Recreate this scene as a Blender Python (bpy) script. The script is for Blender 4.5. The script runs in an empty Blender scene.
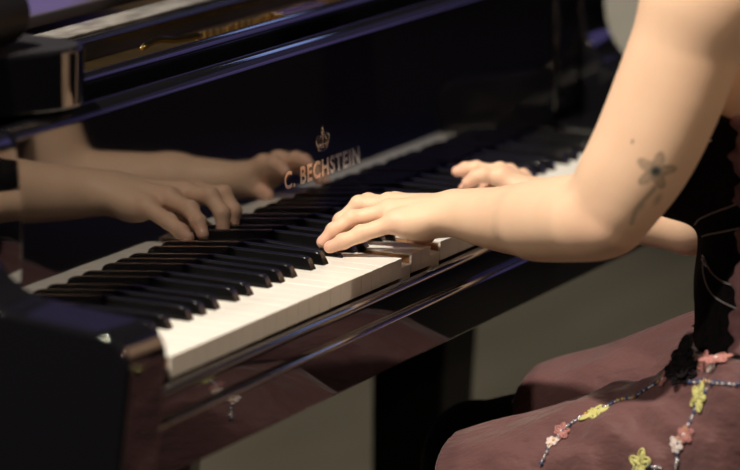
import bpy, bmesh, math, random
import numpy as np
from mathutils import Vector, Matrix
from mathutils.bvhtree import BVHTree

# Every coordinate below is in millimetres from the front left corner of the lowest white key's top:
# X along the keyboard towards the treble, Y away from the player, Z up. KEY_Z is the key tops' height above the floor.
KEY_Z = 730.0
rng = random.Random(7)
col = bpy.context.scene.collection
sc = bpy.context.scene

def W(p):
    return Vector((p[0] / 1000.0, p[1] / 1000.0, (p[2] + KEY_Z) / 1000.0))

# ------------------------------------------------------------------ materials
def mat(name, base, rough=0.5, metal=0.0, ior=1.45, coat=0.0, sss=0.0, sheen=0.0, spec=None):
    m = bpy.data.materials.new(name); m.use_nodes = True
    b = m.node_tree.nodes['Principled BSDF']
    b.inputs['Base Color'].default_value = (*base, 1)
    b.inputs['Roughness'].default_value = rough
    b.inputs['Metallic'].default_value = metal
    b.inputs['IOR'].default_value = ior
    if coat: b.inputs['Coat Weight'].default_value = coat; b.inputs['Coat Roughness'].default_value = 0.03
    if sss:
        b.inputs['Subsurface Weight'].default_value = sss
        b.inputs['Subsurface Radius'].default_value = (1.0, 0.35, 0.18)
        b.inputs['Subsurface Scale'].default_value = 0.004
    if sheen: b.inputs['Sheen Weight'].default_value = sheen
    if spec is not None: b.inputs['Specular IOR Level'].default_value = spec
    return m

def noise_color(m, scale, c1, c2, detail=4, rough_var=None, stretch=(1, 1, 1), lo=0.3, hi=0.7):
    nt = m.node_tree; b = nt.nodes['Principled BSDF']
    tc = nt.nodes.new('ShaderNodeTexCoord'); mp = nt.nodes.new('ShaderNodeMapping')
    mp.inputs['Scale'].default_value = stretch
    n = nt.nodes.new('ShaderNodeTexNoise'); n.inputs['Scale'].default_value = scale; n.inputs['Detail'].default_value = detail
    r = nt.nodes.new('ShaderNodeValToRGB')
    r.color_ramp.elements[0].position = lo; r.color_ramp.elements[1].position = hi
    r.color_ramp.elements[0].color = (*c1, 1); r.color_ramp.elements[1].color = (*c2, 1)
    nt.links.new(tc.outputs['Object'], mp.inputs['Vector']); nt.links.new(mp.outputs[0], n.inputs['Vector'])
    nt.links.new(n.outputs['Fac'], r.inputs['Fac']); nt.links.new(r.outputs[0], b.inputs['Base Color'])
    return n

def bump(m, scale, strength, dist=0.001, stretch=(1, 1, 1)):
    nt = m.node_tree; b = nt.nodes['Principled BSDF']
    tc = nt.nodes.new('ShaderNodeTexCoord'); mp = nt.nodes.new('ShaderNodeMapping'); mp.inputs['Scale'].default_value = stretch
    n = nt.nodes.new('ShaderNodeTexNoise'); n.inputs['Scale'].default_value = scale; n.inputs['Detail'].default_value = 5
    bp = nt.nodes.new('ShaderNodeBump'); bp.inputs['Strength'].default_value = strength; bp.inputs['Distance'].default_value = dist
    nt.links.new(tc.outputs['Object'], mp.inputs['Vector']); nt.links.new(mp.outputs[0], n.inputs['Vector'])
    nt.links.new(n.outputs['Fac'], bp.inputs['Height']); nt.links.new(bp.outputs[0], b.inputs['Normal'])

M_LACQ = mat('black_lacquer', (0.006, 0.006, 0.008), 0.035, ior=1.85)
M_LACQ_SOFT = mat('black_lacquer_satin', (0.008, 0.008, 0.010), 0.18, ior=1.6)
M_DESK = mat('music_desk_satin', (0.055, 0.05, 0.055), 0.5, spec=0.3)
M_LEG = mat('leg_black', (0.007, 0.007, 0.007), 0.5, spec=0.2)
M_SHELFTOP = mat('shelf_top_satin', (0.022, 0.021, 0.026), 0.75, spec=0.2)
M_SHELF = mat('shelf_lacquer', (0.010, 0.010, 0.012), 0.10, ior=1.32)
M_WHITE = mat('white_key_plastic', (0.86, 0.84, 0.78), 0.28)
noise_color(M_WHITE, 30, (0.80, 0.79, 0.75), (0.84, 0.83, 0.79))
M_WOOD = mat('key_wood', (0.40, 0.20, 0.09), 0.6)
noise_color(M_WOOD, 40, (0.32, 0.16, 0.07), (0.44, 0.24, 0.11), stretch=(6, 0.6, 6))
M_EBONY = mat('black_key', (0.004, 0.004, 0.0045), 0.24, ior=1.45)
M_GOLD = mat('gold', (0.85, 0.60, 0.28), 0.12, metal=1.0)
M_INLAY = mat('inlay_metal', (0.82, 0.70, 0.58), 0.16, metal=1.0)
M_PLATE = mat('bronze_plate', (0.42, 0.30, 0.10), 0.42, metal=1.0)
noise_color(M_PLATE, 20, (0.16, 0.11, 0.035), (0.26, 0.18, 0.06))
M_STEEL = mat('steel', (0.55, 0.55, 0.58), 0.25, metal=1.0)
M_FELT = mat('grey_felt', (0.17, 0.16, 0.155), 0.95)
noise_color(M_FELT, 70, (0.10, 0.095, 0.09), (0.26, 0.25, 0.24), stretch=(0.35, 1, 1))
bump(M_FELT, 120, 0.8)
M_REDFELT = mat('red_felt', (0.12, 0.012, 0.012), 0.95)
M_BRASS = mat('brass', (0.72, 0.50, 0.22), 0.3, metal=1.0)

# ------------------------------------------------------------------ object helpers
def link(o, parent=None):
    col.objects.link(o)
    if parent is not None: o.parent = parent
    return o

def tag(o, label, cat, group=None, kind=None):
    if label: o['label'] = label
    if cat: o['category'] = cat
    if group: o['group'] = group
    if kind: o['kind'] = kind
    return o

def empty(name, p, label, cat, group=None):
    o = bpy.data.objects.new(name, None); o.location = W(p); o.empty_display_size = 0.05
    link(o); tag(o, label, cat, group)
    return o

def mesh_obj(name, verts, faces, mats, parent=None, smooth=False, origin=(0, 0, 0), fmat=None, bevel=0, seg=2, autosmooth=None):
    """verts in mm; the object's own origin sits at `origin` (mm)."""
    ow = W(origin)
    me = bpy.data.meshes.new(name)
    me.from_pydata([W(v) - ow for v in verts], [], faces)
    for m in (mats if isinstance(mats, (list, tuple)) else [mats]): me.materials.append(m)
    if fmat is not None: me.polygons.foreach_set('material_index', fmat)
    bm = bmesh.new(); bm.from_mesh(me); bmesh.ops.recalc_face_normals(bm, faces=bm.faces[:]); bm.to_mesh(me); bm.free()
    if smooth: me.polygons.foreach_set('use_smooth', [True] * len(me.polygons))
    me.update()
    o = bpy.data.objects.new(name, me); o.location = ow
    if parent is not None:
        o.location = ow - parent_world(parent)
    link(o, parent)
    if bevel:
        b = o.modifiers.new('bevel', 'BEVEL'); b.width = bevel / 1000.0; b.segments = seg; b.limit_method = 'ANGLE'; b.angle_limit = 0.6
        b.harden_normals = False
        me.polygons.foreach_set('use_smooth', [True] * len(me.polygons))
        w = o.modifiers.new('wn', 'WEIGHTED_NORMAL'); w.keep_sharp = False
    return o

def parent_world(p):
    v = p.location.copy()
    while p.parent is not None:
        p = p.parent; v = v + p.location
    return v

class MB:
    def __init__(s): s.v = []; s.f = []; s.m = []
    def add(s, v, f, m=0):
        b = len(s.v); s.v += [tuple(x) for x in v]; s.f += [tuple(i + b for i in q) for q in f]; s.m += [m] * len(f)
    def box(s, x0, x1, y0, y1, z0, z1, m=0):
        v = [(x, y, z) for x in (x0, x1) for y in (y0, y1) for z in (z0, z1)]
        s.add(v, [(0, 1, 3, 2), (4, 6, 7, 5), (0, 4, 5, 1), (2, 3, 7, 6), (0, 2, 6, 4), (1, 5, 7, 3)], m)
    def prism(s, poly, a0, a1, axis='x', m=0):
        """poly = 2D outline; axis x: (y,z); axis z: (x,y)."""
        n = len(poly)
        mk = (lambda p, a: (a, p[0], p[1])) if axis == 'x' else ((lambda p, a: (p[0], p[1], a)) if axis == 'z' else (lambda p, a: (p[0], a, p[1])))
        v = [mk(p, a0) for p in poly] + [mk(p, a1) for p in poly]
        f = [tuple(range(n)), tuple(range(2 * n - 1, n - 1, -1))] + [(i, (i + 1) % n, n + (i + 1) % n, n + i) for i in range(n)]
        s.add(v, f, m)
    def tube(s, pts, r, seg=8, m=0, cap=True):
        pts = [Vector(p) for p in pts]; n = len(pts); rs = r if isinstance(r, (list, tuple)) else [r] * n
        rings = []; up = None
        for i, p in enumerate(pts):
            t = (pts[min(i + 1, n - 1)] - pts[max(i - 1, 0)]).normalized()
            if up is None:
                up = Vector((0, 0, 1)) if abs(t.z) < 0.9 else Vector((1, 0, 0))
            a = t.cross(up).normalized(); up = a.cross(t).normalized()
            rings.append([p + rs[i] * (math.cos(k * 2 * math.pi / seg) * a + math.sin(k * 2 * math.pi / seg) * up) for k in range(seg)])
        v = [q for R in rings for q in R]
        f = [(i * seg + k, i * seg + (k + 1) % seg, (i + 1) * seg + (k + 1) % seg, (i + 1) * seg + k) for i in range(n - 1) for k in range(seg)]
        if cap: f += [tuple(range(seg)), tuple((n - 1) * seg + k for k in range(seg))]
        s.add(v, f, m)
    def lathe(s, prof, c, seg=24, m=0):
        """prof = [(r,z)...] about a vertical axis at c"""
        n = len(prof)
        v = [(c[0] + r * math.cos(k * 2 * math.pi / seg), c[1] + r * math.sin(k * 2 * math.pi / seg), c[2] + z) for r, z in prof for k in range(seg)]
        f = [(i * seg + k, i * seg + (k + 1) % seg, (i + 1) * seg + (k + 1) % seg, (i + 1) * seg + k) for i in range(n - 1) for k in range(seg)]
        f += [tuple(range(seg)), tuple((n - 1) * seg + k for k in range(seg))]
        s.add(v, f, m)
    def blob(s, c, rx, ry, rz, m=0, u=10, w=7, rot=None):
        v = []; f = []
        for i in range(w + 1):
            th = math.pi * i / w
            for k in range(u):
                ph = 2 * math.pi * k / u
                q = Vector((rx * math.sin(th) * math.cos(ph), ry * math.sin(th) * math.sin(ph), rz * math.cos(th)))
                if rot is not None: q = rot @ q
                v.append(Vector(c) + q)
        for i in range(w):
            for k in range(u):
                f.append((i * u + k, i * u + (k + 1) % u, (i + 1) * u + (k + 1) % u, (i + 1) * u + k))
        s.add(v, f, m)
    def build(s, name, mats, parent=None, **k):
        return mesh_obj(name, s.v, s.f, mats, parent, fmat=s.m, **k)

def catmull(pts, n=8):
    P = [Vector(p) for p in pts]; P = [2 * P[0] - P[1]] + P + [2 * P[-1] - P[-2]]
    out = []
    for i in range(1, len(P) - 2):
        for k in range(n):
            t = k / n
            out.append(0.5 * ((2 * P[i]) + (P[i + 1] - P[i - 1]) * t + (2 * P[i - 1] - 5 * P[i] + 4 * P[i + 1] - P[i + 2]) * t * t + (3 * P[i] - P[i - 1] - 3 * P[i + 1] + P[i + 2]) * t ** 3))
    out.append(P[-2].copy())
    return out

# ------------------------------------------------------------------ the piano
piano = empty('grand_piano', (611, 300, -KEY_Z), 'glossy black grand piano whose keyboard the pianist is playing', 'piano')
KW = 23.5
BLK = {'C#': (1, -2.5), 'D#': (2, 2.5), 'F#': (4, -3.5), 'G#': (5, 0), 'A#': (6, 3.5)}
blacks = [1 * KW + 3.5 - 0]                     # the single sharp next to the lowest key
for o in range(1, 8):
    for n, (k, d) in BLK.items():
        blacks.append((2 + 7 * (o - 1) + k) * KW + d)
TAIL = 140.0
def white_key(i, dip=0.0):
    x0, x1 = i * KW + 0.25, (i + 1) * KW - 0.25
    nx0, nx1 = x0, x1
    for b in blacks:
        if b - 6.8 < x0 + 0.6 and b + 6.8 > x0: nx0 = b + 6.8
        if b + 6.8 > x1 - 0.6 and b - 6.8 < x1: nx1 = b - 6.8
    mb = MB()
    def outline(inset, yf):
        a0, a1, b0, b1 = x0 + inset, x1 - inset, nx0 + inset, nx1 - inset
        L = [(a0, yf), (a1, yf), (a1, 49.5)]
        if b1 < a1: L.append((b1, 49.5))
        L += [(b1, TAIL), (b0, TAIL)]
        if b0 > a0: L.append((b0, 49.5))
        L.append((a0, 49.5))
        out = []
        for q in L:
            if not out or (abs(q[0] - out[-1][0]) + abs(q[1] - out[-1][1])) > 1e-6: out.append(q)
        return out
    mb.prism(outline(0, 0), -2.4, 0, 'z', 0)
    mb.box(x0, x1, 0.3, 2.6, -20, -2.4, 0)
    mb.prism(outline(0.5, 2.6), -20, -2.4, 'z', 1)
    o = mb.build('white_key', [M_WHITE, M_WOOD], piano, origin=(x0, 240, 0), bevel=0.45, seg=2)
    if dip:
        o.rotation_euler.x = math.asin(dip / 240.0)
        o['label'] = 'white key pressed down by the hand'
    else:
        o.rotation_euler.x = (rng.random() - 0.5) * 0.0014
    return o
for i in range(52):
    white_key(i, {21: 10.0, 24: 10.0}.get(i, 0.0))
def black_key(x, dip=0.0):
    mb = MB()
    prof = [(50, -3), (50, 0.5), (54.6, 9.6), (57.5, 11.4), (61, 11.9), (TAIL, 11.9), (TAIL, -3)]
    wid = [6.1, 6.0, 4.9, 4.6, 4.5, 4.5, 6.1]
    n = len(prof)
    v = [(x - w, y, z) for (y, z), w in zip(prof, wid)] + [(x + w, y, z) for (y, z), w in zip(prof, wid)]
    f = [tuple(range(n)), tuple(range(2 * n - 1, n - 1, -1))] + [(i, (i + 1) % n, n + (i + 1) % n, n + i) for i in range(n)]
    mb.add(v, f)
    o = mb.build('black_key', M_EBONY, piano, origin=(x, 240, 0), bevel=1.3, seg=3)
    if dip: o.rotation_euler.x = math.asin(dip / 185.0); o['label'] = 'black key pressed down by a finger'
    return o
for i, x in enumerate(blacks): black_key(x, 8.0 if i == 1 + 10 + 2 else 0.0)

# case: arms with an S-curved front, key blocks, keyslip, keybed
ARM = [(-31, -91), (-40, 22)] + [(-40 + 30 * (1 - math.cos(a)), 22 + 30 * math.sin(a)) for a in (0.3, 0.6, 0.9, 1.2, 1.5)]
ARM += [(30, 55), (62, 57.5), (84, 60), (100, 66), (113, 75), (123, 87), (131, 100), (136, 116), (139, 135), (140, 160), (140, 236)]
ARM += [(140 + 9 * (1 - math.cos(a)), 236 + 9 * math.sin(a)) for a in (0.4, 0.8, 1.2, 1.57)] + [(330, 247), (1300, 247), (1300, -86)]
for x0, x1 in ((-156, -84), (1306, 1378)):
    mb = MB(); mb.prism(ARM, x0, x1, 'x'); mb.build('case_arm', M_LACQ, piano, bevel=5, seg=4)
def block(x0, x1):
    mb = MB()
    prof = [(0, -34), (0, -6)] + [(16 * (1 - math.cos(a)), -6 + 18 * math.sin(a)) for a in (0.3, 0.6, 0.9, 1.2, 1.5)] + [(100, 13), (146, 13), (146, -34)]
    mb.prism(prof, x0, x1, 'x'); mb.build('key_block', M_LACQ, piano, bevel=3, seg=3)
block(-83, -6); block(1228, 1305)
mb = MB()
mb.prism([(-21, -43), (-21, -24), (-19.5, -20), (-16, -18), (-10, -18), (-7, -20), (-7, -43)], -83, 1305, 'x')
mb.build('keyslip', M_LACQ, piano, bevel=1.5, seg=2)
mb = MB()
mb.prism([(-29, -91), (-29, -46), (-27.5, -43), (-24, -42), (420, -42), (420, -91)], -84, 1306, 'x')
mb.build('keybed', M_LACQ, piano, bevel=2.5, seg=3)
# fallboard, leaning back four degrees, with a rolled top
tn = math.tan(math.radians(3.1))
def fbp(z): return 140 + z * tn
mb = MB()
roll = [(fbp(176) + 0.0, 176), (fbp(178) + 1.2, 179.2), (fbp(178) + 4, 182)]
cy, cz, rr = fbp(178) + 14, 176, 11.5
roll += [(cy - rr * math.cos(a), cz + rr * math.sin(a)) for a in (0.95, 1.3, 1.6, 2.0, 2.5, 3.0)]
poly = [(fbp(-6), -6)] + roll + [(fbp(150) + 26, 150), (fbp(-6) + 24, -6)]
mb.prism(poly, -13, 1235, 'x'); fallboard = mb.build('fallboard', M_LACQ, piano, bevel=0.8, seg=2)
for x0, x1 in ((-84, -15), (1237, 1306)):
    mb = MB(); mb.prism([(141, 20), (139, 60), (140, 120), (146, 170), (158, 186), (190, 190), (190, 20)], x0, x1, 'x')
    mb.build('fallboard_hinge_block', M_LACQ, piano, bevel=5, seg=3)
mb = MB(); mb.box(-13, 1235, 137.5, 140.5, -4, 2.5); mb.build('felt_strip', M_REDFELT, piano)
# front rail behind the fallboard, plate, pins, felt rail, folded music desk
mb = MB(); mb.prism([(203, 60), (203, 190), (206, 196), (210, 198.5), (214, 198.5), (217, 194), (217, 60)], -84, 1306, 'x')
mb.build('front_rail', M_LACQ, piano, bevel=2, seg=2)
mb = MB(); mb.box(-84, 1306, 217, 1290, 150, 166); mb.build('iron_plate', M_PLATE, piano, bevel=3)
mb = MB(); mb.tube(catmull([(510, 300, 176), (540, 297, 181), (570, 290, 178), (606, 280, 179)], 6), [1.5] + [3.5] * 17 + [1.5], 8); mb.build('casting_scroll', M_GOLD, piano, smooth=True)
mb = MB(); mb.box(772, 880, 266, 284, 165, 181); mb.build('casting_bar', M_GOLD, piano, bevel=2)
pin = None
mbp = MB(); mbp.tube([(0, 0, 165), (0, 0, 180)], [3.2, 2.6], 10)
for k in range(56):
    x = 606 + k * 10.5; y = 284 + 3 * math.sin(k * 0.9)
    if pin is None:
        pin = mbp.build('tuning_pin', M_BRASS, piano); o = pin; base = pin.location.copy()
    else:
        o = pin.copy(); col.objects.link(o); o.parent = piano
    o.location = base + Vector((x / 1000, y / 1000, 0))
mb = MB(); mb.prism([(334, 165), (334, 186), (338, 189), (388, 189), (388, 165)], -84, 1306, 'x'); mb.build('back_rail', M_LACQ_SOFT, piano, bevel=2)
mb = MB(); mb.box(-84, 1306, 346, 380, 189, 192); mb.build('felt_rail', M_FELT, piano, bevel=1)
mb = MB(); mb.box(-60, 760, 404, 760, 190, 204); mb.build('music_desk', M_DESK, piano, bevel=3)
# bass-side shelf with a rounded corner, and the black hinge roll on it
mb = MB()
pl = [(-84, 300), (-84, 218), (-60, 208), (20, 167), (58, 151), (80, 145), (97, 145), (111, 150), (121, 160), (127, 174), (130, 195), (130, 300)]
mb.prism(pl, 192, 246, 'z'); mb.build('music_shelf', M_LACQ, piano, bevel=3, seg=3)
mb = MB(); mb.prism([(a + (3 if a < 0 else -4), b + (4 if b < 200 else -3)) for a, b in pl], 245.5, 247.2, 'z'); mb.build('shelf_top', M_SHELFTOP, piano, bevel=0.5)
mb = MB()
mb.tube([(-84, 205, 277), (58, 205, 277)], 29, 24)
mb.box(-84, 22, 188, 222, 246, 262)
mb.build('lid_hinge_roll', M_LEG, piano, bevel=2)
# bent side: straight bass side, tail and curved treble side
rim = [(-156, 300), (-156, 1500), (-120, 1700), (0, 1850), (200, 1900), (420, 1850), (600, 1700), (760, 1500), (900, 1350), (1150, 1180), (1330, 900), (1378, 600), (1378, 300)]
rim = [(v.x, v.y) for v in catmull([(a, b, 0) for a, b in rim], 4)]
mb = MB(); n = len(rim)
inn = []
for i, (x, y) in enumerate(rim):
    t = Vector((rim[min(i + 1, n - 1)][0] - rim[max(i - 1, 0)][0], rim[min(i + 1, n - 1)][1] - rim[max(i - 1, 0)][1])).normalized()
    inn.append((x + t.y * 60, y - t.x * 60))
v = []
for (x, y), (u, w) in zip(rim, inn): v += [(x, y, -86), (x, y, 246), (u, w, 246), (u, w, -86)]
f = []
for i in range(n - 1):
    for k in range(4): f.append((i * 4 + k, i * 4 + (k + 1) % 4, (i + 1) * 4 + (k + 1) % 4, (i + 1) * 4 + k))
f += [(0, 1, 2, 3), tuple((n - 1) * 4 + k for k in range(4))]
mb.add(v, f); mb.build('case_rim', M_LACQ, piano, smooth=False)
M_SPRUCE = mat('soundboard_wood', (0.30, 0.17, 0.07), 0.5)
mb = MB(); mb.prism([(x, y) for x, y in inn] , 60, 70, 'z'); mb.build('soundboard', M_SPRUCE, piano)
# legs with casters
for name, x, y in (('leg', 1195, 275), ('leg', 20, 275), ('leg', 330, 1600)):
    mb = MB()
    def ring(z, a, b): return [(x - a, y - b, z), (x + a, y - b, z), (x + a, y + b, z), (x - a, y + b, z)]
    R = [ring(-86, 54, 52), ring(-150, 54, 52), ring(-158, 50, 48), ring(-640, 40, 38), ring(-668, 46, 46)]
    v = [q for r in R for q in r]; f = [(i * 4 + k, i * 4 + (k + 1) % 4, (i + 1) * 4 + (k + 1) % 4, (i + 1) * 4 + k) for i in range(4) for k in range(4)] + [(0, 1, 2, 3), (16, 17, 18, 19)]
    mb.add(v, f); lg = mb.build('leg', M_LEG, piano, bevel=4)
    mb = MB(); mb.tube([(x - 14, y + 8, -704), (x + 14, y + 8, -704)], 26, 20); mb.box(x - 18, x + 18, y - 16, y + 16, -700, -666)
    mb.build('caster', M_BRASS, lg, bevel=1)
# pedal lyre
mb = MB(); mb.box(560, 590, 300, 330, -640, -86); mb.box(640, 670, 300, 330, -640, -86); mb.box(520, 710, 270, 350, -690, -640)
ly = mb.build('pedal_lyre', M_LACQ_SOFT, piano, bevel=4)
for k in (-1, 0, 1):
    mb = MB(); mb.box(615 + k * 52 - 11, 615 + k * 52 + 11, 175, 280, -672, -662); mb.build('pedal', M_BRASS, ly, bevel=3)

# lettering and crown inlaid in the fallboard
TILT = math.radians(3.1)
def fb_point(x, z, out=0.35): return (x, fbp(z) - out * math.cos(TILT), z + out * math.sin(TILT))
cu = bpy.data.curves.new('lettering_source', 'FONT'); cu.body = 'C. BECHSTEIN'; cu.size = 1.0; cu.extrude = 0.004; cu.offset = 0.028; cu.space_character = 1.12
tmp = bpy.data.objects.new('lettering_source', cu); col.objects.link(tmp)
bpy.context.view_layer.update()
me = bpy.data.meshes.new_from_object(tmp.evaluated_get(bpy.context.evaluated_depsgraph_get()))
bpy.data.objects.remove(tmp)
xs = [v.co.x for v in me.vertices]; ys = [v.co.y for v in me.vertices]
TX0, TX1, TZ0, TZ1 = 522.0, 701.0, 46.5, 64.5
vs = []
for v in me.vertices:
    x = TX0 + (v.co.x - min(xs)) / (max(xs) - min(xs)) * (TX1 - TX0)
    z = TZ0 + (v.co.y - min(ys)) / (max(ys) - min(ys)) * (TZ1 - TZ0)
    vs.append(fb_point(x, z, 0.25 + v.co.z * 10))
lt = mesh_obj('lettering', vs, [tuple(p.vertices) for p in me.polygons], M_INLAY, piano)
lt['label'] = 'gold maker lettering inlaid in the fallboard'
bpy.data.meshes.remove(me)
mb = MB()
CX, CZ = 613.0, 74.0
def crown(pts, r=0.45, n=5):
    mb.tube([fb_point(CX + a, CZ + b, 0.2) for a, b in [(q.x, q.y) for q in catmull([(p[0], p[1], 0) for p in pts], n)]], r, 6)
crown([(-10, 0), (0, -1.2), (10, 0)]); crown([(-10.5, 3), (0, 1.8), (10.5, 3)])
crown([(-10, 0), (-10.5, 3)], n=2); crown([(10, 0), (10.5, 3)], n=2)
crown([(-10.5, 3), (-15, 9), (-14, 14), (-8, 15), (0, 12)]); crown([(10.5, 3), (15, 9), (14, 14), (8, 15), (0, 12)])
crown([(-6, 3), (-8, 8), (-6, 13), (0, 15)]); crown([(6, 3), (8, 8), (6, 13), (0, 15)])
crown([(0, 2), (0, 8), (0, 14)]); crown([(-2.4, 17.2), (0, 19.5), (2.4, 17.2), (0, 15), (-2.4, 17.2)]); crown([(0, 19.5), (0, 25)], n=2); crown([(-2.6, 22.5), (2.6, 22.5)], n=2)
for a in (-12, -6, 0, 6, 12): crown([(a - 1.2, 4.5), (a, 6.5), (a + 1.2, 4.5)], 0.5, 3)
mb.build('crown_emblem', M_INLAY, piano, smooth=True)

# ------------------------------------------------------------------ implicit surfaces for the figure and her clothes
class Field:
    def __init__(s, lo, hi, h):
        s.lo = np.array(lo, float); s.h = h
        s.n = np.ceil((np.array(hi, float) - s.lo) / h).astype(int) + 1
        s.F = np.full(tuple(s.n), 60.0, np.float32)
        s.ax = [(s.lo[i] + h * np.arange(s.n[i])).astype(np.float32) for i in range(3)]
    def sub(s, lo, hi):
        a = np.clip(np.floor((np.array(lo) - s.lo) / s.h).astype(int), 0, s.n); b = np.clip(np.ceil((np.array(hi) - s.lo) / s.h).astype(int) + 1, 0, s.n)
        if np.any(b <= a): return None
        return tuple(slice(a[i], b[i]) for i in range(3))
    def grid(s, sl):
        return (s.ax[0][sl[0]][:, None, None], s.ax[1][sl[1]][None, :, None], s.ax[2][sl[2]][None, None, :])
    def blend(s, sl, D, k):
        A = s.F[sl]
        if k > 0:
            hh = np.maximum(k - np.abs(A - D), 0) / k
            s.F[sl] = np.minimum(A, D) - hh * hh * k * 0.25
        else: s.F[sl] = np.minimum(A, D)
    def cone(s, a, b, ra, rb, k=6, drop=False, flat=None):
        """flat=(axis vector, factor): squeezes the section along the axis."""
        a = np.array(a, float); b = np.array(b, float); m = max(ra, rb) + 40
        lo = np.minimum(a, b) - m; hi = np.maximum(a, b) + m
        if drop: lo[2] = s.lo[2] - 1
        sl = s.sub(lo, hi)
        if sl is None: return
        X, Y, Z = s.grid(sl)
        ba = b - a; l2 = ba @ ba
        if drop:
            t = np.clip(((X - a[0]) * ba[0] + (Y - a[1]) * ba[1]) / (ba[0] ** 2 + ba[1] ** 2), 0, 1)
        else:
            t = np.clip(((X - a[0]) * ba[0] + (Y - a[1]) * ba[1] + (Z - a[2]) * ba[2]) / l2, 0, 1)
        dx = X - a[0] - t * ba[0]; dy = Y - a[1] - t * ba[1]; dz = Z - a[2] - t * ba[2]
        if drop: dz = np.maximum(dz, 0)
        if flat is not None:
            n = np.array(flat[0], float); n /= np.linalg.norm(n); d = dx * n[0] + dy * n[1] + dz * n[2]; e = (flat[1] - 1) * d
            dx = dx + e * n[0]; dy = dy + e * n[1]; dz = dz + e * n[2]
        D = np.sqrt(dx * dx + dy * dy + dz * dz) - (ra + (rb - ra) * t)
        s.blend(sl, D.astype(np.float32), k)
    def ell(s, c, r, k=10):
        c = np.array(c, float); r = np.array(r, float); sl = s.sub(c - r - 40, c + r + 40)
        if sl is None: return
        X, Y, Z = s.grid(sl)
        q = np.sqrt(((X - c[0]) / r[0]) ** 2 + ((Y - c[1]) / r[1]) ** 2 + ((Z - c[2]) / r[2]) ** 2)
        g = np.sqrt(((X - c[0]) / r[0] ** 2) ** 2 + ((Y - c[1]) / r[1] ** 2) ** 2 + ((Z - c[2]) / r[2] ** 2) ** 2) + 1e-6
        D = q * (q - 1) / g
        s.blend(sl, np.minimum(D, 60).astype(np.float32), k)
    def cut_ell(s, c, r, k=4):
        c = np.array(c, float); r = np.array(r, float); sl = s.sub(c - r - 30, c + r + 30)
        X, Y, Z = s.grid(sl)
        q = np.sqrt(((X - c[0]) / r[0]) ** 2 + ((Y - c[1]) / r[1]) ** 2 + ((Z - c[2]) / r[2]) ** 2)
        D = -(q - 1) * min(r)
        A = s.F[sl]; hh = np.maximum(k - np.abs(A - D), 0) / k
        s.F[sl] = np.maximum(A, D) + hh * hh * k * 0.25
    def surface(s):
        F = s.F; S = F < 0
        n = F.shape
        c = tuple(slice(0, -1) for _ in range(3))
        cnt = np.zeros(tuple(i - 1 for i in n), np.int8)
        for dx in (0, 1):
            for dy in (0, 1):
                for dz in (0, 1):
                    cnt += S[dx:n[0] - 1 + dx, dy:n[1] - 1 + dy, dz:n[2] - 1 + dz]
        act = np.argwhere((cnt > 0) & (cnt < 8))
        idx = np.full(cnt.shape, -1, np.int64); idx[tuple(act.T)] = np.arange(len(act))
        acc = np.zeros((len(act), 3)); num = np.zeros(len(act))
        C = {}
        for dx in (0, 1):
            for dy in (0, 1):
                for dz in (0, 1): C[dx, dy, dz] = F[act[:, 0] + dx, act[:, 1] + dy, act[:, 2] + dz].astype(float)
        for ax in range(3):
            for u in (0, 1):
                for w in (0, 1):
                    p = [0, 0, 0]; o = [i for i in range(3) if i != ax]; p[o[0]] = u; p[o[1]] = w
                    q = list(p); q[ax] = 1
                    f0, f1 = C[tuple(p)], C[tuple(q)]
                    m = (f0 < 0) != (f1 < 0)
                    t = np.where(m, f0 / np.where(m, f0 - f1, 1), 0)
                    pos = np.zeros((len(act), 3)); pos[:, o[0]] = u; pos[:, o[1]] = w; pos[:, ax] = t
                    acc += pos * m[:, None]; num += m
        V = s.lo + s.h * (act + acc / num[:, None])
        quads = []
        for ax in range(3):
            o = [i for i in range(3) if i != ax]
            sl0 = [slice(1, -1)] * 3; sl0[ax] = slice(0, -1); sl1 = list(sl0); sl1[ax] = slice(1, None)
            A = S[tuple(sl0)]; B = S[tuple(sl1)]
            e = np.argwhere(A != B)
            if len(e) == 0: continue
            flip = A[tuple(e.T)]
            e = e + 1; e[:, ax] -= 1
            def at(du, dw):
                g = e.copy(); g[:, o[0]] += du; g[:, o[1]] += dw
                return idx[tuple(g.T)]
            q = np.stack([at(-1, -1), at(0, -1), at(0, 0), at(-1, 0)], 1)
            if ax == 1: flip = ~flip
            q[~flip] = q[~flip][:, ::-1]
            quads.append(q)
        Q = np.concatenate(quads); Q = Q[(Q >= 0).all(1)]
        return V, Q

def np_mesh(name, parts, mats, parent=None, smooth=True, attrs=None):
    """parts = list of (V, Q) in mm joined into one mesh."""
    V = np.concatenate([p[0] for p in parts]); off = 0; Qs = []
    for v, q in parts: Qs.append(q + off); off += len(v)
    Q = np.concatenate(Qs)
    me = bpy.data.meshes.new(name)
    base = parent_world(parent) if parent is not None else Vector((0, 0, 0))
    co = (V + [0, 0, KEY_Z]) / 1000.0 - np.array(base)
    me.vertices.add(len(V)); me.vertices.foreach_set('co', co.astype(np.float32).ravel())
    me.loops.add(Q.size); me.loops.foreach_set('vertex_index', Q.ravel().astype(np.int32))
    me.polygons.add(len(Q)); me.polygons.foreach_set('loop_start', np.arange(0, Q.size, 4, dtype=np.int32)); me.polygons.foreach_set('loop_total', np.full(len(Q), 4, np.int32))
    me.update(calc_edges=True); me.validate()
    if smooth: me.polygons.foreach_set('use_smooth', np.ones(len(me.polygons), bool))
    for m in (mats if isinstance(mats, (list, tuple)) else [mats]): me.materials.append(m)
    for k, a in (attrs or {}).items():
        at = me.attributes.new(k, 'FLOAT', 'POINT'); at.data.foreach_set('value', a.astype(np.float32))
    o = bpy.data.objects.new(name, me)
    link(o, parent)
    return o, V, Q

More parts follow.
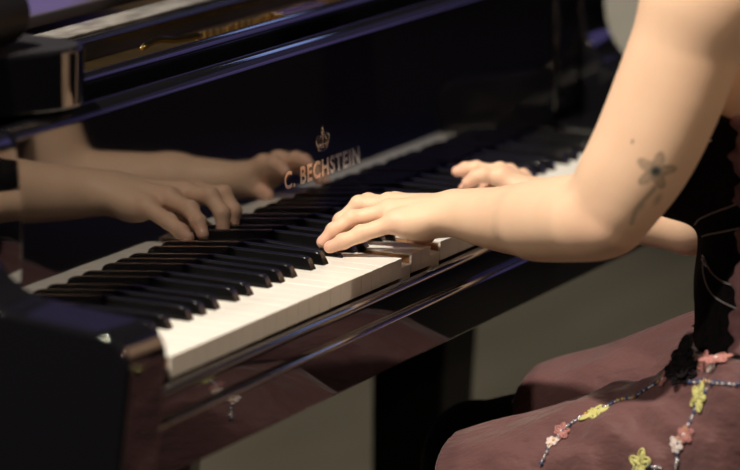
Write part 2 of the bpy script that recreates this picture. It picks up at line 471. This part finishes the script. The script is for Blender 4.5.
# ---- joints (mm)
LE, LF, LF2, LW = (375, -254, 91), (430, -173, 69), (475, -109, 54), (508, -49, 48)
LU, LS = (372, -290, 158), (386, -338, 302)
RE, RF, RW = (720, -216, 26), (750, -104, 20), (768, -31, 18)
RS = (735, -330, 312)
HANDS = {
 'L': dict(pinky=[(486, 7, 35), (474, 36, 23), (467, 52, 14.5), (461, 63, 9)], ring=[(504, 22, 41), (489, 53, 33), (478, 67, 21.5), (470, 75, 11)],
           middle=[(526, 31, 43), (521, 60, 41), (514, 76, 24), (508, 78, 5)], index=[(547, 33, 40), (546, 62, 39), (541, 75, 22), (536, 74, 7)],
           thumb=[(530, -25, 36), (556, -4, 22), (570, 10, 8), (577, 24, -2)], wrist=LW, fore=LF2),
 'R': dict(pinky=[(808, 4, 27), (812, 28, 24), (811, 44, 16), (808, 52, 8)], ring=[(790, 12, 34), (788, 37, 35), (784, 50, 26), (778, 58, 16)],
           middle=[(772, 15, 38), (765, 39, 41), (761, 49, 40), (757, 57, 38)], index=[(754, 6, 37), (748, 22, 39), (744, 31, 36), (740, 38, 31)],
           thumb=[(765, -22, 20), (760, -10, 12), (756, 0, 8), (751, 10, 5)], wrist=RW, fore=RF),
}
SC = {'L': 1.0, 'R': 0.86}
RAD0 = dict(pinky=(9.2, 7.9, 7.2, 6.2), ring=(10, 8.4, 7.6, 6.2), middle=(10.4, 8.8, 7.8, 6.6), index=(10.4, 8.8, 7.8, 6.6), thumb=(14, 10.5, 9.2, 7.6))
def hand(F, H, g=1.0):
    RAD = {k: tuple(q * g for q in v) for k, v in RAD0.items()}
    w = np.array(H['wrist'], float); f = np.array(H['fore'], float)
    for n in ('pinky', 'ring', 'middle', 'index'):
        m = np.array(H[n][0], float)
        st = w + 0.22 * (m - w) * 0 + (m - np.mean([H[q][0] for q in ('pinky', 'index')], 0)) * 0.42
        F.cone(st, m, 13.5 * g, RAD[n][0] + 0.3, 12)
    m0, m1 = np.array(H['pinky'][0], float), np.array(H['index'][0], float)
    F.cone(w + 0.55 * (m0 - w) - [0, 0, 7], w + 0.55 * (m1 - w) - [0, 0, 6], 13 * g, 13 * g, 10)
    th = H['thumb']
    F.cone(w + 0.1 * (np.array(th[1]) - w), th[1], 16 * g, 13 * g, 12)
    F.cone(w + 0.25 * (m0 - w) - [0, 0, 8], w + 0.8 * (m0 - w) - [0, 0, 7], 13 * g, 10 * g, 10)
    # fingers: gathered in their own field so that neighbours stay apart
    for n in ('pinky', 'ring', 'middle', 'index'):
        J, r = H[n], RAD[n]
        for i in range(3): F.cone(J[i], J[i + 1], r[i] - 0.5 * (i == 0), r[i + 1], 3.0)
        for i in (1, 2): F.ell(np.array(J[i]) + [0, 0, 1.2], (r[i] + 0.2,) * 3, 3)
    # thumb
    J, r = th, RAD['thumb']
    for i in range(3): F.cone(J[i], J[i + 1], r[i], r[i + 1], 5)
    # knuckles and tendons
    for n in ('pinky', 'ring', 'middle', 'index'):
        m = np.array(H[n][0], float); F.ell(m + [0, 0, 2.0], (8.6 * g,) * 3, 8)
        up = np.array([0, 0, 10.5 * g])
        F.cone(w + 0.45 * (m - w) + up * 0.85, m + up * 0.75, 2.4, 3.2, 7)

arms = Field((318, -470, -30), (905, 125, 470), 2.0)
# left arm
fl = (LE, LW)
def mid(a, b, t): return tuple(a[i] + (b[i] - a[i]) * t for i in range(3))
def limb(F, pts, radii, n=6, k=5):
    P = catmull(pts, n); r = [q.x for q in catmull([(a, 0, 0) for a in radii], n)]
    for i in range(len(P) - 1): F.cone(P[i], P[i + 1], r[i], r[i + 1], k)
limb(arms, [LS, (377, -316, 232), LU, (371, -272, 122), LE], [51, 48, 46, 43, 38])
limb(arms, [LE, LF, LF2, LW], [40, 36.5, 29.5, 21])
arms.cone(mid(LF2, LW, .3), (LW[0] + 8, LW[1] - 5, LW[2] - 1), 22, 18, 10)
limb(arms, [(376, -326, 235), (364, -302, 155), (357, -266, 88)], [40, 34, 23], 5, 12)
arms.cone((364, -232, 82), (425, -165, 64), 28, 27, 22)
arms.ell((350, -264, 82), (12, 12, 13), 16)               # elbow bone
# right arm
arms.cone(RS, (728, -270, 165), 50, 43, 10); arms.cone((728, -270, 165), RE, 43, 36, 10)
arms.cone(RE, RF, 36, 31, 10); arms.cone(RF, RW, 31, 20, 10)
hand(arms, HANDS['L']); hand(arms, HANDS['R'], SC['R'])
# shoulders, chest, neck
arms.cone((470, -375, 335), LS, 58, 50, 25); arms.cone((650, -370, 340), RS, 58, 50, 25)
arms.ell((562, -352, 190), (135, 100, 150), 25)
arms.ell((562, -385, 10), (116, 94, 130), 30)
arms.ell((505, -285, 135), (62, 62, 62), 20); arms.ell((622, -280, 135), (62, 62, 62), 20)
arms.cone((562, -365, 330), (562, -340, 450), 66, 55, 25)
V1, Q1 = arms.surface()
# hips, legs and feet
legs = Field((360, -560, -735), (800, 260, 40), 4.0)
LKN, RKN = (478, -106, -240), (705, -5, -252)
legs.ell((562, -385, 0), (114, 92, 120), 10); legs.ell((562, -395, -110), (135, 90, 95), 20)
legs.cone((470, -380, -150), LKN, 80, 57, 15); legs.cone((655, -380, -140), RKN, 80, 56, 15)
legs.cone(LKN, (476, -90, -650), 55, 36, 12); legs.cone(RKN, (690, 60, -640), 55, 36, 12)
legs.cone((476, -110, -690), (474, 40, -712), 34, 22, 12); legs.cone((690, 50, -690), (672, 200, -706), 34, 22, 12)
V2, Q2 = legs.surface()
# head
head = Field((430, -480, 380), (700, -130, 730), 3.5)
HC = np.array((562, -300, 560.0))
head.cone((562, -350, 400), (562, -325, 500), 55, 54, 20)
head.ell(HC + [0, -18, 18], (76, 94, 92), 10); head.ell(HC + [0, 28, -42], (52, 56, 66), 25)
head.ell(HC + [0, 84, -24], (13, 18, 15), 10); head.cone(HC + [0, 72, 6], HC + [0, 84, -20], 7, 10, 10)
head.ell(HC + [0, 70, -62], (24, 12, 7), 6); head.ell(HC + [0, 70, -74], (20, 11, 8), 5)
for sx in (-1, 1):
    head.cut_ell(HC + [sx * 31, 80, 6], (17, 14, 9), 8); head.ell(HC + [sx * 31, 62, 5], (14, 14, 12), 5)
    head.ell(HC + [sx * 78, -12, -10], (9, 17, 30), 6)
V3, Q3 = head.surface()

# skin attributes: tattoo ink on the upper arm, warmer finger tips and elbow
VB = np.concatenate([V1, V2, V3])
def soft(d, r): return np.clip(1 - d / r, 0, 1)
TC = np.array([328.0, -319.0, 146.0])                        # centre of the inked flower
AX = np.array(LU, float) - np.array(LE, float); AX = np.array([0.02, -0.36, 0.93]); AX /= np.linalg.norm(AX)
TN = np.array([-0.92, -0.39, 0.0]); TN = TN - AX * (TN @ AX); TN /= np.linalg.norm(TN)
TT = np.cross(AX, TN)
def tattoo(V):
    d = V - TC; a = d @ AX; t = d @ TT; n = d @ TN
    ok = (np.abs(a) < 60) & (np.abs(t) < 45) & (np.abs(n) < 30)
    ink = np.zeros(len(V))
    r = np.hypot(a, t); th = np.arctan2(t, a)
    petal = 12.5 + 5.0 * np.cos(5 * th + 0.6)
    ink = np.maximum(ink, 0.55 * soft(np.abs(r - petal), 3.0))
    ink = np.maximum(ink, 0.34 * (r < petal))
    ink = np.maximum(ink, 1.1 * soft(r, 10))
    stem = soft(np.abs(t - 4.0 - 0.12 * (a + 14) + 2.0 * np.sin(a * 0.12)), 3.6) * ((a < -14) & (a > -58))
    ink = np.maximum(ink, 0.45 * stem)
    for la, lt, s in ((-26, 13, 1), (-36, 1, -1)):
        q = np.hypot((a - la) / 8.0, (t - lt) / 4.0); ink = np.maximum(ink, 0.4 * soft(q, 1.2))
    return ink * ok
ink = np.minimum(1.25 * tattoo(VB), 1)
mole = np.linalg.norm(VB - np.array([323.0, -297.0, 172.0]), axis=1)
flush = np.zeros(len(VB))
for H in HANDS.values():
    for n in ('pinky', 'ring', 'middle', 'index', 'thumb'):
        J = [np.array(q, float) for q in H[n]]
        flush = np.maximum(flush, 0.9 * soft(np.linalg.norm(VB - J[3], axis=1), 26)); 
        for q in J[1:3]: flush = np.maximum(flush, 0.55 * soft(np.linalg.norm(VB - q, axis=1), 17))
        flush = np.maximum(flush, 0.5 * soft(np.linalg.norm(VB - J[0], axis=1), 24))
flush = np.maximum(flush, 0.45 * soft(np.linalg.norm(VB - np.array([345, -262, 78.0]), axis=1), 45))

M_SKIN = mat('skin', (0.80, 0.53, 0.36), 0.5, sss=0.12, spec=0.35)
nt = M_SKIN.node_tree; bs = nt.nodes['Principled BSDF']
def attr(n):
    a = nt.nodes.new('ShaderNodeAttribute'); a.attribute_name = n; return a.outputs['Fac']
def mixc(fac, a, b):
    m = nt.nodes.new('ShaderNodeMix'); m.data_type = 'RGBA'
    nt.links.new(fac, m.inputs[0])
    for s, v in ((6, a), (7, b)):
        if isinstance(v, tuple): m.inputs[s].default_value = (*v, 1)
        else: nt.links.new(v, m.inputs[s])
    return m.outputs[2]
tc = nt.nodes.new('ShaderNodeTexCoord'); nz = nt.nodes.new('ShaderNodeTexNoise'); nz.inputs['Scale'].default_value = 28; nz.inputs['Detail'].default_value = 5
nt.links.new(tc.outputs['Object'], nz.inputs['Vector'])
c = mixc(nz.outputs['Fac'], (0.79, 0.525, 0.365), (0.84, 0.585, 0.415))
c = mixc(attr('flush'), c, (0.78, 0.43, 0.32))
c = mixc(attr('ink'), c, (0.05, 0.065, 0.062))
nt.links.new(c, bs.inputs['Base Color'])
n2 = nt.nodes.new('ShaderNodeTexNoise'); n2.inputs['Scale'].default_value = 700; n2.inputs['Detail'].default_value = 3
bp = nt.nodes.new('ShaderNodeBump'); bp.inputs['Strength'].default_value = 0.12; bp.inputs['Distance'].default_value = 0.0006
nt.links.new(tc.outputs['Object'], n2.inputs['Vector']); nt.links.new(n2.outputs['Fac'], bp.inputs['Height']); nt.links.new(bp.outputs[0], bs.inputs['Normal'])

pianist, VV, QQ = np_mesh('person', [(V1, Q1), (V2, Q2), (V3, Q3)], M_SKIN, None, attrs=dict(ink=np.maximum(ink, 0.8 * (mole < 1.6)), flush=flush))
tag(pianist, 'seated pianist in a mauve skirt and black bodice playing with both hands', 'person')

# finger nails
M_NAIL = mat('nail', (0.86, 0.52, 0.42), 0.25)
bv = BVHTree.FromPolygons([Vector(v) for v in V1], [tuple(q) for q in Q1.tolist()])
for side, H in HANDS.items():
    for n in ('pinky', 'ring', 'middle', 'index', 'thumb'):
        d, t = Vector(H[n][2]), Vector(H[n][3]); ax = (t - d).normalized(); r = RAD0[n][3] * SC[side]
        upv = Vector((0, 0, 1)) - ax * ax.z
        if upv.length < 0.35: upv = Vector((0, 1, 0)) - ax * ax.y
        upv.normalize(); sd = ax.cross(upv)
        mb = MB(); v = []; f = []
        for i in range(6):
            for k in range(7):
                a = (k - 3) / 3 * 0.62; u = -r * 0.35 + i * r * 0.22
                wv = 1.0 if 0 < i < 5 else 0.75
                p = t + ax * u + (upv * math.cos(a * wv) + sd * math.sin(a * wv)) * (r + 14)
                h = bv.ray_cast(p, -(upv * math.cos(a * wv) + sd * math.sin(a * wv)))
                q = h[0] + (p - h[0]).normalized() * 0.25 if h[0] is not None else p
                v.append(q)
        for i in range(5):
            for k in range(6): f.append((i * 7 + k, i * 7 + k + 1, (i + 1) * 7 + k + 1, (i + 1) * 7 + k))
        mb.add(v, f); mb.build('fingernail', M_NAIL, pianist, smooth=True)

# ------------------------------------------------------------------ clothes
M_SATIN = mat('mauve_satin', (0.20, 0.085, 0.09), 0.62, sheen=0.3, spec=0.25)
noise_color(M_SATIN, 9, (0.082, 0.033, 0.035), (0.120, 0.053, 0.054), stretch=(1, 1, 1))
bump(M_SATIN, 14, 0.9, 0.02, stretch=(1.6, 0.6, 1))
M_LACE = mat('black_lace', (0.006, 0.005, 0.006), 0.8, spec=0.15)
noise_color(M_LACE, 140, (0.003, 0.0025, 0.003), (0.010, 0.007, 0.009))
bump(M_LACE, 220, 0.6, 0.002)
M_SLIP = mat('black_slip', (0.006, 0.006, 0.007), 0.6)
M_TULLE = mat('mauve_tulle', (0.26, 0.12, 0.13), 0.75, sheen=0.3)
noise_color(M_TULLE, 60, (0.13, 0.05, 0.06), (0.30, 0.15, 0.16))

def bodice_field(grow, h=3.0):
    B = Field((395, -500, -130), (735, -190, 250), h)
    B.ell((562, -352, 190), np.array((135, 100, 150)) + grow, 25)
    B.ell((562, -385, 10), np.array((116, 94, 130)) + grow, 30)
    B.ell((505, -285, 135), (62 + grow,) * 3, 20); B.ell((622, -280, 135), (62 + grow,) * 3, 20)
    B.ell((562, -400, -90), np.array((150, 108, 90)) + grow, 30)
    return B
B = bodice_field(5.0)
X, Y, Z = B.ax[0][:, None, None], B.ax[1][None, :, None], B.ax[2][None, None, :]
wav = 3 * np.sin(X * 0.11) + 3 * np.sin(Y * 0.13)
top = 192 + 0.25 * (Y + 330) + wav
low = -58 - 0.5 * np.clip(Y + 330, 0, 60) + wav
B.F = np.maximum(B.F, np.maximum(Z - top, low - Z))
vb, qb = B.surface()
bodice, vb, qb = np_mesh('bodice', [(vb, qb)], M_LACE, pianist)
bodice['label'] = 'black lace bodice hung with fine bead strings'
B = bodice_field(8.0, 3.0)
wav = 4 * np.sin(Z * 0.16) + 2 * np.sin(Z * 0.41)
B.F = np.maximum(B.F, np.maximum(np.maximum(Z - 188, -40 - Z), np.maximum(Y + 358 + wav, X - 560)))
vp, qp = B.surface()
panel, vp, qp = np_mesh('side_panel', [(vp, qp)], M_TULLE, bodice)
panel['label'] = 'mauve tulle panel at the side of the bodice'

def skirt_field():
    S = Field((350, -560, -470), (820, 20, 10), 3.5)
    S.cone((462, -372, -130), (482, -24, -250), 88, 66, 10, drop=True)
    S.cone((662, -372, -92), (704, 8, -240), 88, 65, 55, drop=True)
    S.ell((562, -405, -60), (168, 122, 90), 40)
    X, Y, Z = S.ax[0][:, None, None], S.ax[1][None, :, None], S.ax[2][None, None, :]
    # cloth between the knees and long soft folds
    th = np.arctan2(Y + 352, X - 560); rd = np.hypot(Y + 352, X - 560)
    q = th * 9 + 0.7 * np.sin(rd * 0.02) + 0 * Z
    fold = np.sin(2 * q) * 2.2 * np.clip(rd / 140, 0.2, 1)
    fold = fold + np.sin((X * 0.5 + Y * 0.85 + 0.5 * Z) * 0.060 + 1.5 * np.sin(X * 0.03)) * 1.8
    fold = fold + np.sin((X * 0.95 - Y * 0.5 + 0.3 * Z) * 0.19 + 0.8 * np.sin(Y * 0.03)) * 2.4 * np.clip((480 - X) / 60, 0, 1) * np.clip((-170 - Y) / 50, 0, 1)
    for (ax_, ay_), (bx_, by_), hh_, ww_ in (((398, -300), (500, -60), 3.5, 8), ((436, -330), (545, -80), 3.5, 9), ((392, -215), (452, -50), 3.0, 8), ((410, -330), (470, -150), -3, 9), ((640, -300), (690, -60), 4, 10), ((612, -260), (668, -70), -3, 10)):
        L = math.hypot(bx_ - ax_, by_ - ay_); ux, uy = (bx_ - ax_) / L, (by_ - ay_) / L
        t = (X - ax_) * ux + (Y - ay_) * uy; d = (X - ax_) * uy - (Y - ay_) * ux + 5 * np.sin(t * 0.035)
        fold = fold + hh_ * np.exp(-(d / ww_) ** 2) * np.clip(1.2 - np.abs(t / L - 0.5) * 2, 0, 1) * (Z > -260)
    edge = 0.35 + 0.65 * np.clip(-(Y + 75) / 60, 0, 1)
    S.F = S.F - (fold * edge).astype(np.float32) - 2
    hem = -70 - np.clip((X - 530) / 130, 0, 1) * -4 + 3 * np.sin(Z * 0.07) + 2 * np.sin(X * 0.09)
    waist = -44 + 0.32 * np.clip(Y + 330, -200, 200) * 0 + 4 * np.sin(X * 0.05)
    S.F = np.maximum(S.F, np.maximum(Y - hem, np.maximum(Z - waist, -450 - Z)))
    return S
S = skirt_field(); vs_, qs_ = S.surface()
skirt, vs_, qs_ = np_mesh('skirt', [(vs_, qs_)], M_SATIN, pianist)
skirt['label'] = 'mauve satin skirt embroidered with flowers and bead strings'
sm = skirt.modifiers.new('smooth', 'SMOOTH'); sm.factor = 0.5; sm.iterations = 2
U = Field((600, -340, -470), (800, 90, -80), 3.5)
U.cone((668, -300, -150), (705, -3, -250), 70, 61, 10, drop=True)
X, Y, Z = U.ax[0][:, None, None], U.ax[1][None, :, None], U.ax[2][None, None, :]
U.F = np.maximum(U.F - 1.5 * np.sin(X * 0.09 + Z * 0.03), np.maximum(-440 - Z, Y - 75))
vu, qu = U.surface()
slip, vu, qu = np_mesh('underskirt', [(vu, qu)], M_SLIP, pianist)
slip['label'] = 'black underskirt over the far knee'

M_HAIR = mat('dark_hair', (0.035, 0.02, 0.012), 0.45)
Hh = Field((450, -500, 400), (680, -190, 720), 4.0)
Hh.ell(HC + [0, -26, 26], (85, 100, 96), 10); Hh.ell(HC + [0, -120, 10], (38, 38, 38), 14)
X, Y, Z = Hh.ax[0][:, None, None], Hh.ax[1][None, :, None], Hh.ax[2][None, None, :]
Hh.F = np.maximum(Hh.F, np.minimum(Y - (HC[1] + 34 + 0.4 * (Z - HC[2])), 60)); Hh.F = np.maximum(Hh.F, (HC[2] - 46) - Z)
vh, qh = Hh.surface(); np_mesh('hair', [(vh, qh)], M_HAIR, pianist)
M_EYE = mat('eye', (0.75, 0.73, 0.70), 0.2); M_IRIS = mat('iris', (0.04, 0.025, 0.015), 0.2)
for sx in (-1, 1):
    mb = MB(); c0 = HC + [sx * 31, 66, 5]; mb.blob(c0, 11, 11, 11, 0, 16, 10); mb.blob(c0 + [0, 7.5, -2.5], 5, 4, 5, 1)
    mb.build('eye', [M_EYE, M_IRIS], pianist, smooth=True)

# ---- embroidery
bsk = BVHTree.FromPolygons([Vector(v) for v in vs_], [tuple(q) for q in qs_.tolist()])
bbd = BVHTree.FromPolygons([Vector(v) for v in vb], [tuple(q) for q in qb.tolist()])
def on(b, p):
    loc, nor, i, d = b.find_nearest(Vector(p))
    return loc, nor
M_YEL = mat('yellow_thread', (0.52, 0.50, 0.19), 0.6); M_PINK = mat('pink_thread', (0.42, 0.19, 0.175), 0.7); M_PALE = mat('pale_sequin', (0.70, 0.60, 0.58), 0.35)
M_BEAD = mat('blue_bead', (0.05, 0.07, 0.15), 0.12, ior=1.7); M_SILV = mat('silver_bead', (0.60, 0.62, 0.70), 0.2, metal=0.8); M_AMB = mat('amber_bead', (0.45, 0.24, 0.05), 0.2)
M_STR = mat('bead_string', (0.62, 0.58, 0.58), 0.4)
def frame(n):
    a = n.orthogonal().normalized(); return a, n.cross(a)
def flower(b, p, size, mats, name, petals=5, parent=None, rot0=0.0):
    loc, n = on(b, p); a, c = frame(n); mb = MB()
    for k in range(petals):
        th = rot0 + k * 2 * math.pi / petals + rng.uniform(-.2, .2); d = a * math.cos(th) + c * math.sin(th); s = n.cross(d)
        L = size * rng.uniform(0.85, 1.15)
        # each petal an outlined leaf of thread: a loop and a mid-rib
        loop = [loc + n * 1.5 + d * (L * u) + s * (w * L * 0.26) for u, w in ((0.1, 0), (0.4, 1), (0.75, 0.9), (1.0, 0), (0.75, -0.9), (0.4, -1), (0.1, 0))]
        mb.tube(catmull(loop, 3), size * 0.085, 6)
        mb.tube([loc + n * 1.2 + d * (L * u) for u in (0.1, 0.5, 0.95)], [size * 0.12, size * 0.16, size * 0.05], 6)
    mb.blob(loc + n * 2, size * 0.16, size * 0.16, size * 0.16, 1)
    o = mb.build(name, mats, parent, smooth=True)
    return o
def beads(b, pts, name, parent, r=2.0, mats=None, step=4.2, jit=1.6, every=1):
    P = catmull([on(b, p)[0] for p in pts], 14); mb = MB(); acc = 0; k = 0; last = P[0]
    for q in P:
        acc += (q - last).length; last = q
        if acc >= step:
            acc = 0; k += 1
            loc, n = on(b, q); a, c = frame(n)
            loc = loc + a * rng.uniform(-jit, jit) + c * rng.uniform(-jit, jit) + n * r * 0.5
            mb.blob(loc, r * rng.uniform(.7, 1.2), r * rng.uniform(.7, 1.2), r, rng.choice((0, 0, 0, 1, 1, 2)) if mats is None else 0, 7, 5)
    return mb.build(name, mats or [M_BEAD, M_SILV, M_AMB], parent, smooth=True)
def string(b, pts, name, parent, r=0.6):
    P = [on(b, q) for q in catmull(pts, 10)]
    mb = MB(); mb.tube([l + n * 0.8 for l, n in P], r, 5); return mb.build(name, M_STR, parent, smooth=True)
garA = [(399, -192, -162), (404, -196, -149), (413, -200, -139), (420, -207, -127), (424, -219, -119), (433, -232, -111), (431, -248, -99), (424, -269, -90), (435, -276, -87), (438, -288, -79), (430, -305, -68), (416, -322, -63)]
garB = [(384, -291, -150), (380, -298, -139), (374, -310, -140), (373, -322, -140)]
garC = [(378, -334, -141), (379, -335, -124), (380, -337, -113), (384, -342, -99), (394, -344, -88), (394, -349, -76), (390, -357, -63)]
garD = [(412, -328, -62), (409, -335, -64), (398, -351, -59), (385, -369, -56), (384, -382, -55), (388, -388, -56)]
for g in (garA, garB, garC, garD):
    o = beads(bsk, g, 'bead_strand', skirt, r=2.1); o['label'] = 'strand of dark blue, silver and amber beads'
    string(bsk, g, 'couched_cord', skirt, 0.9)
for p, sz, r0 in (((429, -234, -113), 15, .3), ((379, -299, -141), 14, 1.0), ((395, -348, -74), 13.5, .7)):
    o = flower(bsk, p, sz, [M_YEL, M_YEL], 'yellow_flower', 5, skirt, r0); o['label'] = 'yellow embroidered flower'
for p, sz in (((418, -204, -131), 8.5), ((428, -300, -70), 8), ((383, -342, -108), 9), ((413, -356, -41), 15), ((416, -345, -45), 10)):
    o = flower(bsk, p, sz, [M_PINK, M_PALE], 'pink_flower', 6, skirt, 0.2); o['label'] = 'pink embroidered flower'
for p, sz in (((411, -197, -140), 6.5), ((379, -333, -117), 7.5), ((404, -350, -44), 7)):
    o = flower(bsk, p, sz, [M_PALE, M_PALE], 'pale_flower', 7, skirt, 0.5); o['label'] = 'pale pink sequin flower'
for p, sz in (((436, -316, -48), 20), ((426, -320, -54), 18), ((418, -322, -60), 14)):
    flower(bsk, p, sz, [M_LACE, M_LACE], 'lace_motif', 7, skirt, 0.9)['label'] = 'black lace motif'
string(bbd, [(481, -315, 41), (463, -330, 30), (451, -346, 25), (441, -365, 24)], 'bead_string', bodice)
string(bbd, [(481, -315, 41), (473, -319, 25), (459, -334, 10), (440, -366, 2)], 'bead_string', bodice)
string(bbd, [(482, -305, 72), (468, -314, 79), (454, -338, 92), (444, -360, 102)], 'bead_string', bodice)
string(bbd, [(484, -310, 58), (473, -323, 64), (451, -358, 77)], 'bead_string', bodice)
string(bbd, [(438, -290, 146), (435, -312, 153), (426, -337, 162)], 'bead_string', bodice)
beads(bbd, [(482, -314, 43), (479, -316, 37), (472, -322, 33)], 'bead_cluster', bodice, 1.8, [M_SILV], 3.0, 1.5)

# ------------------------------------------------------------------ stage
M_FLOOR = mat('stage_floor', (0.20, 0.18, 0.14), 0.85, spec=0.1)
noise_color(M_FLOOR, 1.6, (0.17, 0.155, 0.12), (0.24, 0.215, 0.17), stretch=(1, 4, 1))
fl = MB(); fl.box(-6000, 16000, -9000, 12000, -KEY_Z - 60, -KEY_Z); o = fl.build('floor', M_FLOOR); o['kind'] = 'structure'
M_WALL = mat('stage_wall', (0.05, 0.05, 0.06), 0.8); noise_color(M_WALL, 3, (0.04, 0.04, 0.05), (0.07, 0.065, 0.08), stretch=(1, 1, 0.1))
w_ = MB(); w_.box(15900, 16000, -9000, 12000, -KEY_Z, 5200); o = w_.build('wall_back', M_WALL); o['kind'] = 'structure'
w_ = MB(); w_.box(-6000, 16000, 11900, 12000, -KEY_Z, 5200); o = w_.build('wall_left', M_WALL); o['kind'] = 'structure'

# ------------------------------------------------------------------ lights
def aim(o, target):
    d = W(target) - o.location; o.rotation_euler = d.to_track_quat('-Z', 'Y').to_euler()
def spot(name, p, target, power, color, size_deg, blend=0.6, radius=0.12):
    l = bpy.data.lights.new(name, 'SPOT'); l.energy = power; l.color = color; l.spot_size = math.radians(size_deg); l.spot_blend = blend; l.shadow_soft_size = radius
    o = bpy.data.objects.new(name, l); o.location = W(p); col.objects.link(o); aim(o, target); return o
def area(name, p, target, power, color, sx, sy):
    l = bpy.data.lights.new(name, 'AREA'); l.shape = 'RECTANGLE'; l.size = sx; l.size_y = sy; l.energy = power; l.color = color
    o = bpy.data.objects.new(name, l); o.location = W(p); col.objects.link(o); aim(o, target); return o
WARM = (1.0, 0.885, 0.735)
spot('key_spot', (-1750, 550, 4050), (500, -100, 50), 1230, WARM, 30, 0.5, 0.10)
spot('front_spot', (-300, -3900, 2700), (600, -150, 0), 200, (1.0, 0.76, 0.54), 30, 0.6, 0.12)
spot('side_spot', (-3600, 1300, 2700), (420, -200, 120), 280, WARM, 20, 0.6, 0.10)
spot('floor_spot', (3200, 2500, 4200), (2600, 900, -730), 330, (1.0, 0.90, 0.70), 50, 1.0, 0.3)
spot('added_far_floor_fill', (6600, 2600, 4200), (6600, 2100, -730), 1300, (1.0, 0.95, 0.88), 30, 1.0, 0.3)  # added lamp: brightens the floor seen past the treble arm to grey
area('blue_batten', (3500, 4500, 3600), (900, 300, 100), 3, (0.22, 0.28, 1.0), 3.0, 0.3)
spot('added_desk_tint', (900, 2300, 3600), (540, 565, 204), 1500, (0.34, 0.22, 1.0), 4.6, 0.1, 0.015)  # added narrow beam, only there to turn the music desk purple
spot('purple_wash', (10500, 7000, 4500), (15900, 9000, 1200), 2000, (0.42, 0.30, 1.0), 90, 0.8, 0.3)
area('blue_stage_bar', (5000, 320, 2430), (620, 150, 180), 1.0, (0.35, 0.48, 1.0), 0.9, 0.16)
area('purple_side_light', (9000, -3300, 2500), (1340, 120, 90), 6.5, (0.42, 0.33, 1.0), 1.8, 2.6)
spot('blue_floor_wash', (5600, -2300, 3600), (5600, -2150, -730), 120, (0.16, 0.22, 1.0), 30, 1.0, 0.2)
area('purple_house_light', (9000, -1900, 3900), (600, 100, 60), 1.3, (0.42, 0.33, 1.0), 2.6, 1.3)

wd = bpy.data.worlds.new('hall_dark'); sc.world = wd; wd.use_nodes = True
wd.node_tree.nodes['Background'].inputs[0].default_value = (0.008, 0.0078, 0.008, 1)
wd.node_tree.nodes['Background'].inputs[1].default_value = 1.0

# ------------------------------------------------------------------ camera
cam = bpy.data.cameras.new('camera'); co = bpy.data.objects.new('camera', cam); col.objects.link(co); sc.camera = co
fw = Vector((0.8944328706, 0.3999613260, -0.2000519373)); rt = Vector((0.4140237642, -0.9096903677, 0.0323690852)); up = Vector((0.1690389382, 0.1117782299, 0.9792504607))
mw = Matrix((rt, up, -fw)).transposed().to_4x4(); mw.translation = W((-3184.376, -1609.442, 841.300))
co.matrix_world = mw
cam.sensor_fit = 'HORIZONTAL'; cam.sensor_width = 36.0; cam.lens = 4207.2055 / 740 * 36.0
cam.clip_start = 0.1; cam.clip_end = 100
cam.dof.use_dof = True; cam.dof.focus_distance = 4.09; cam.dof.aperture_fstop = 3.6; cam.dof.aperture_blades = 0

sc.view_settings.view_transform = 'Standard'; sc.view_settings.look = 'None'; sc.view_settings.gamma = 1.0
sc.view_settings.exposure = 0.0; sc.view_settings.use_curve_mapping = False
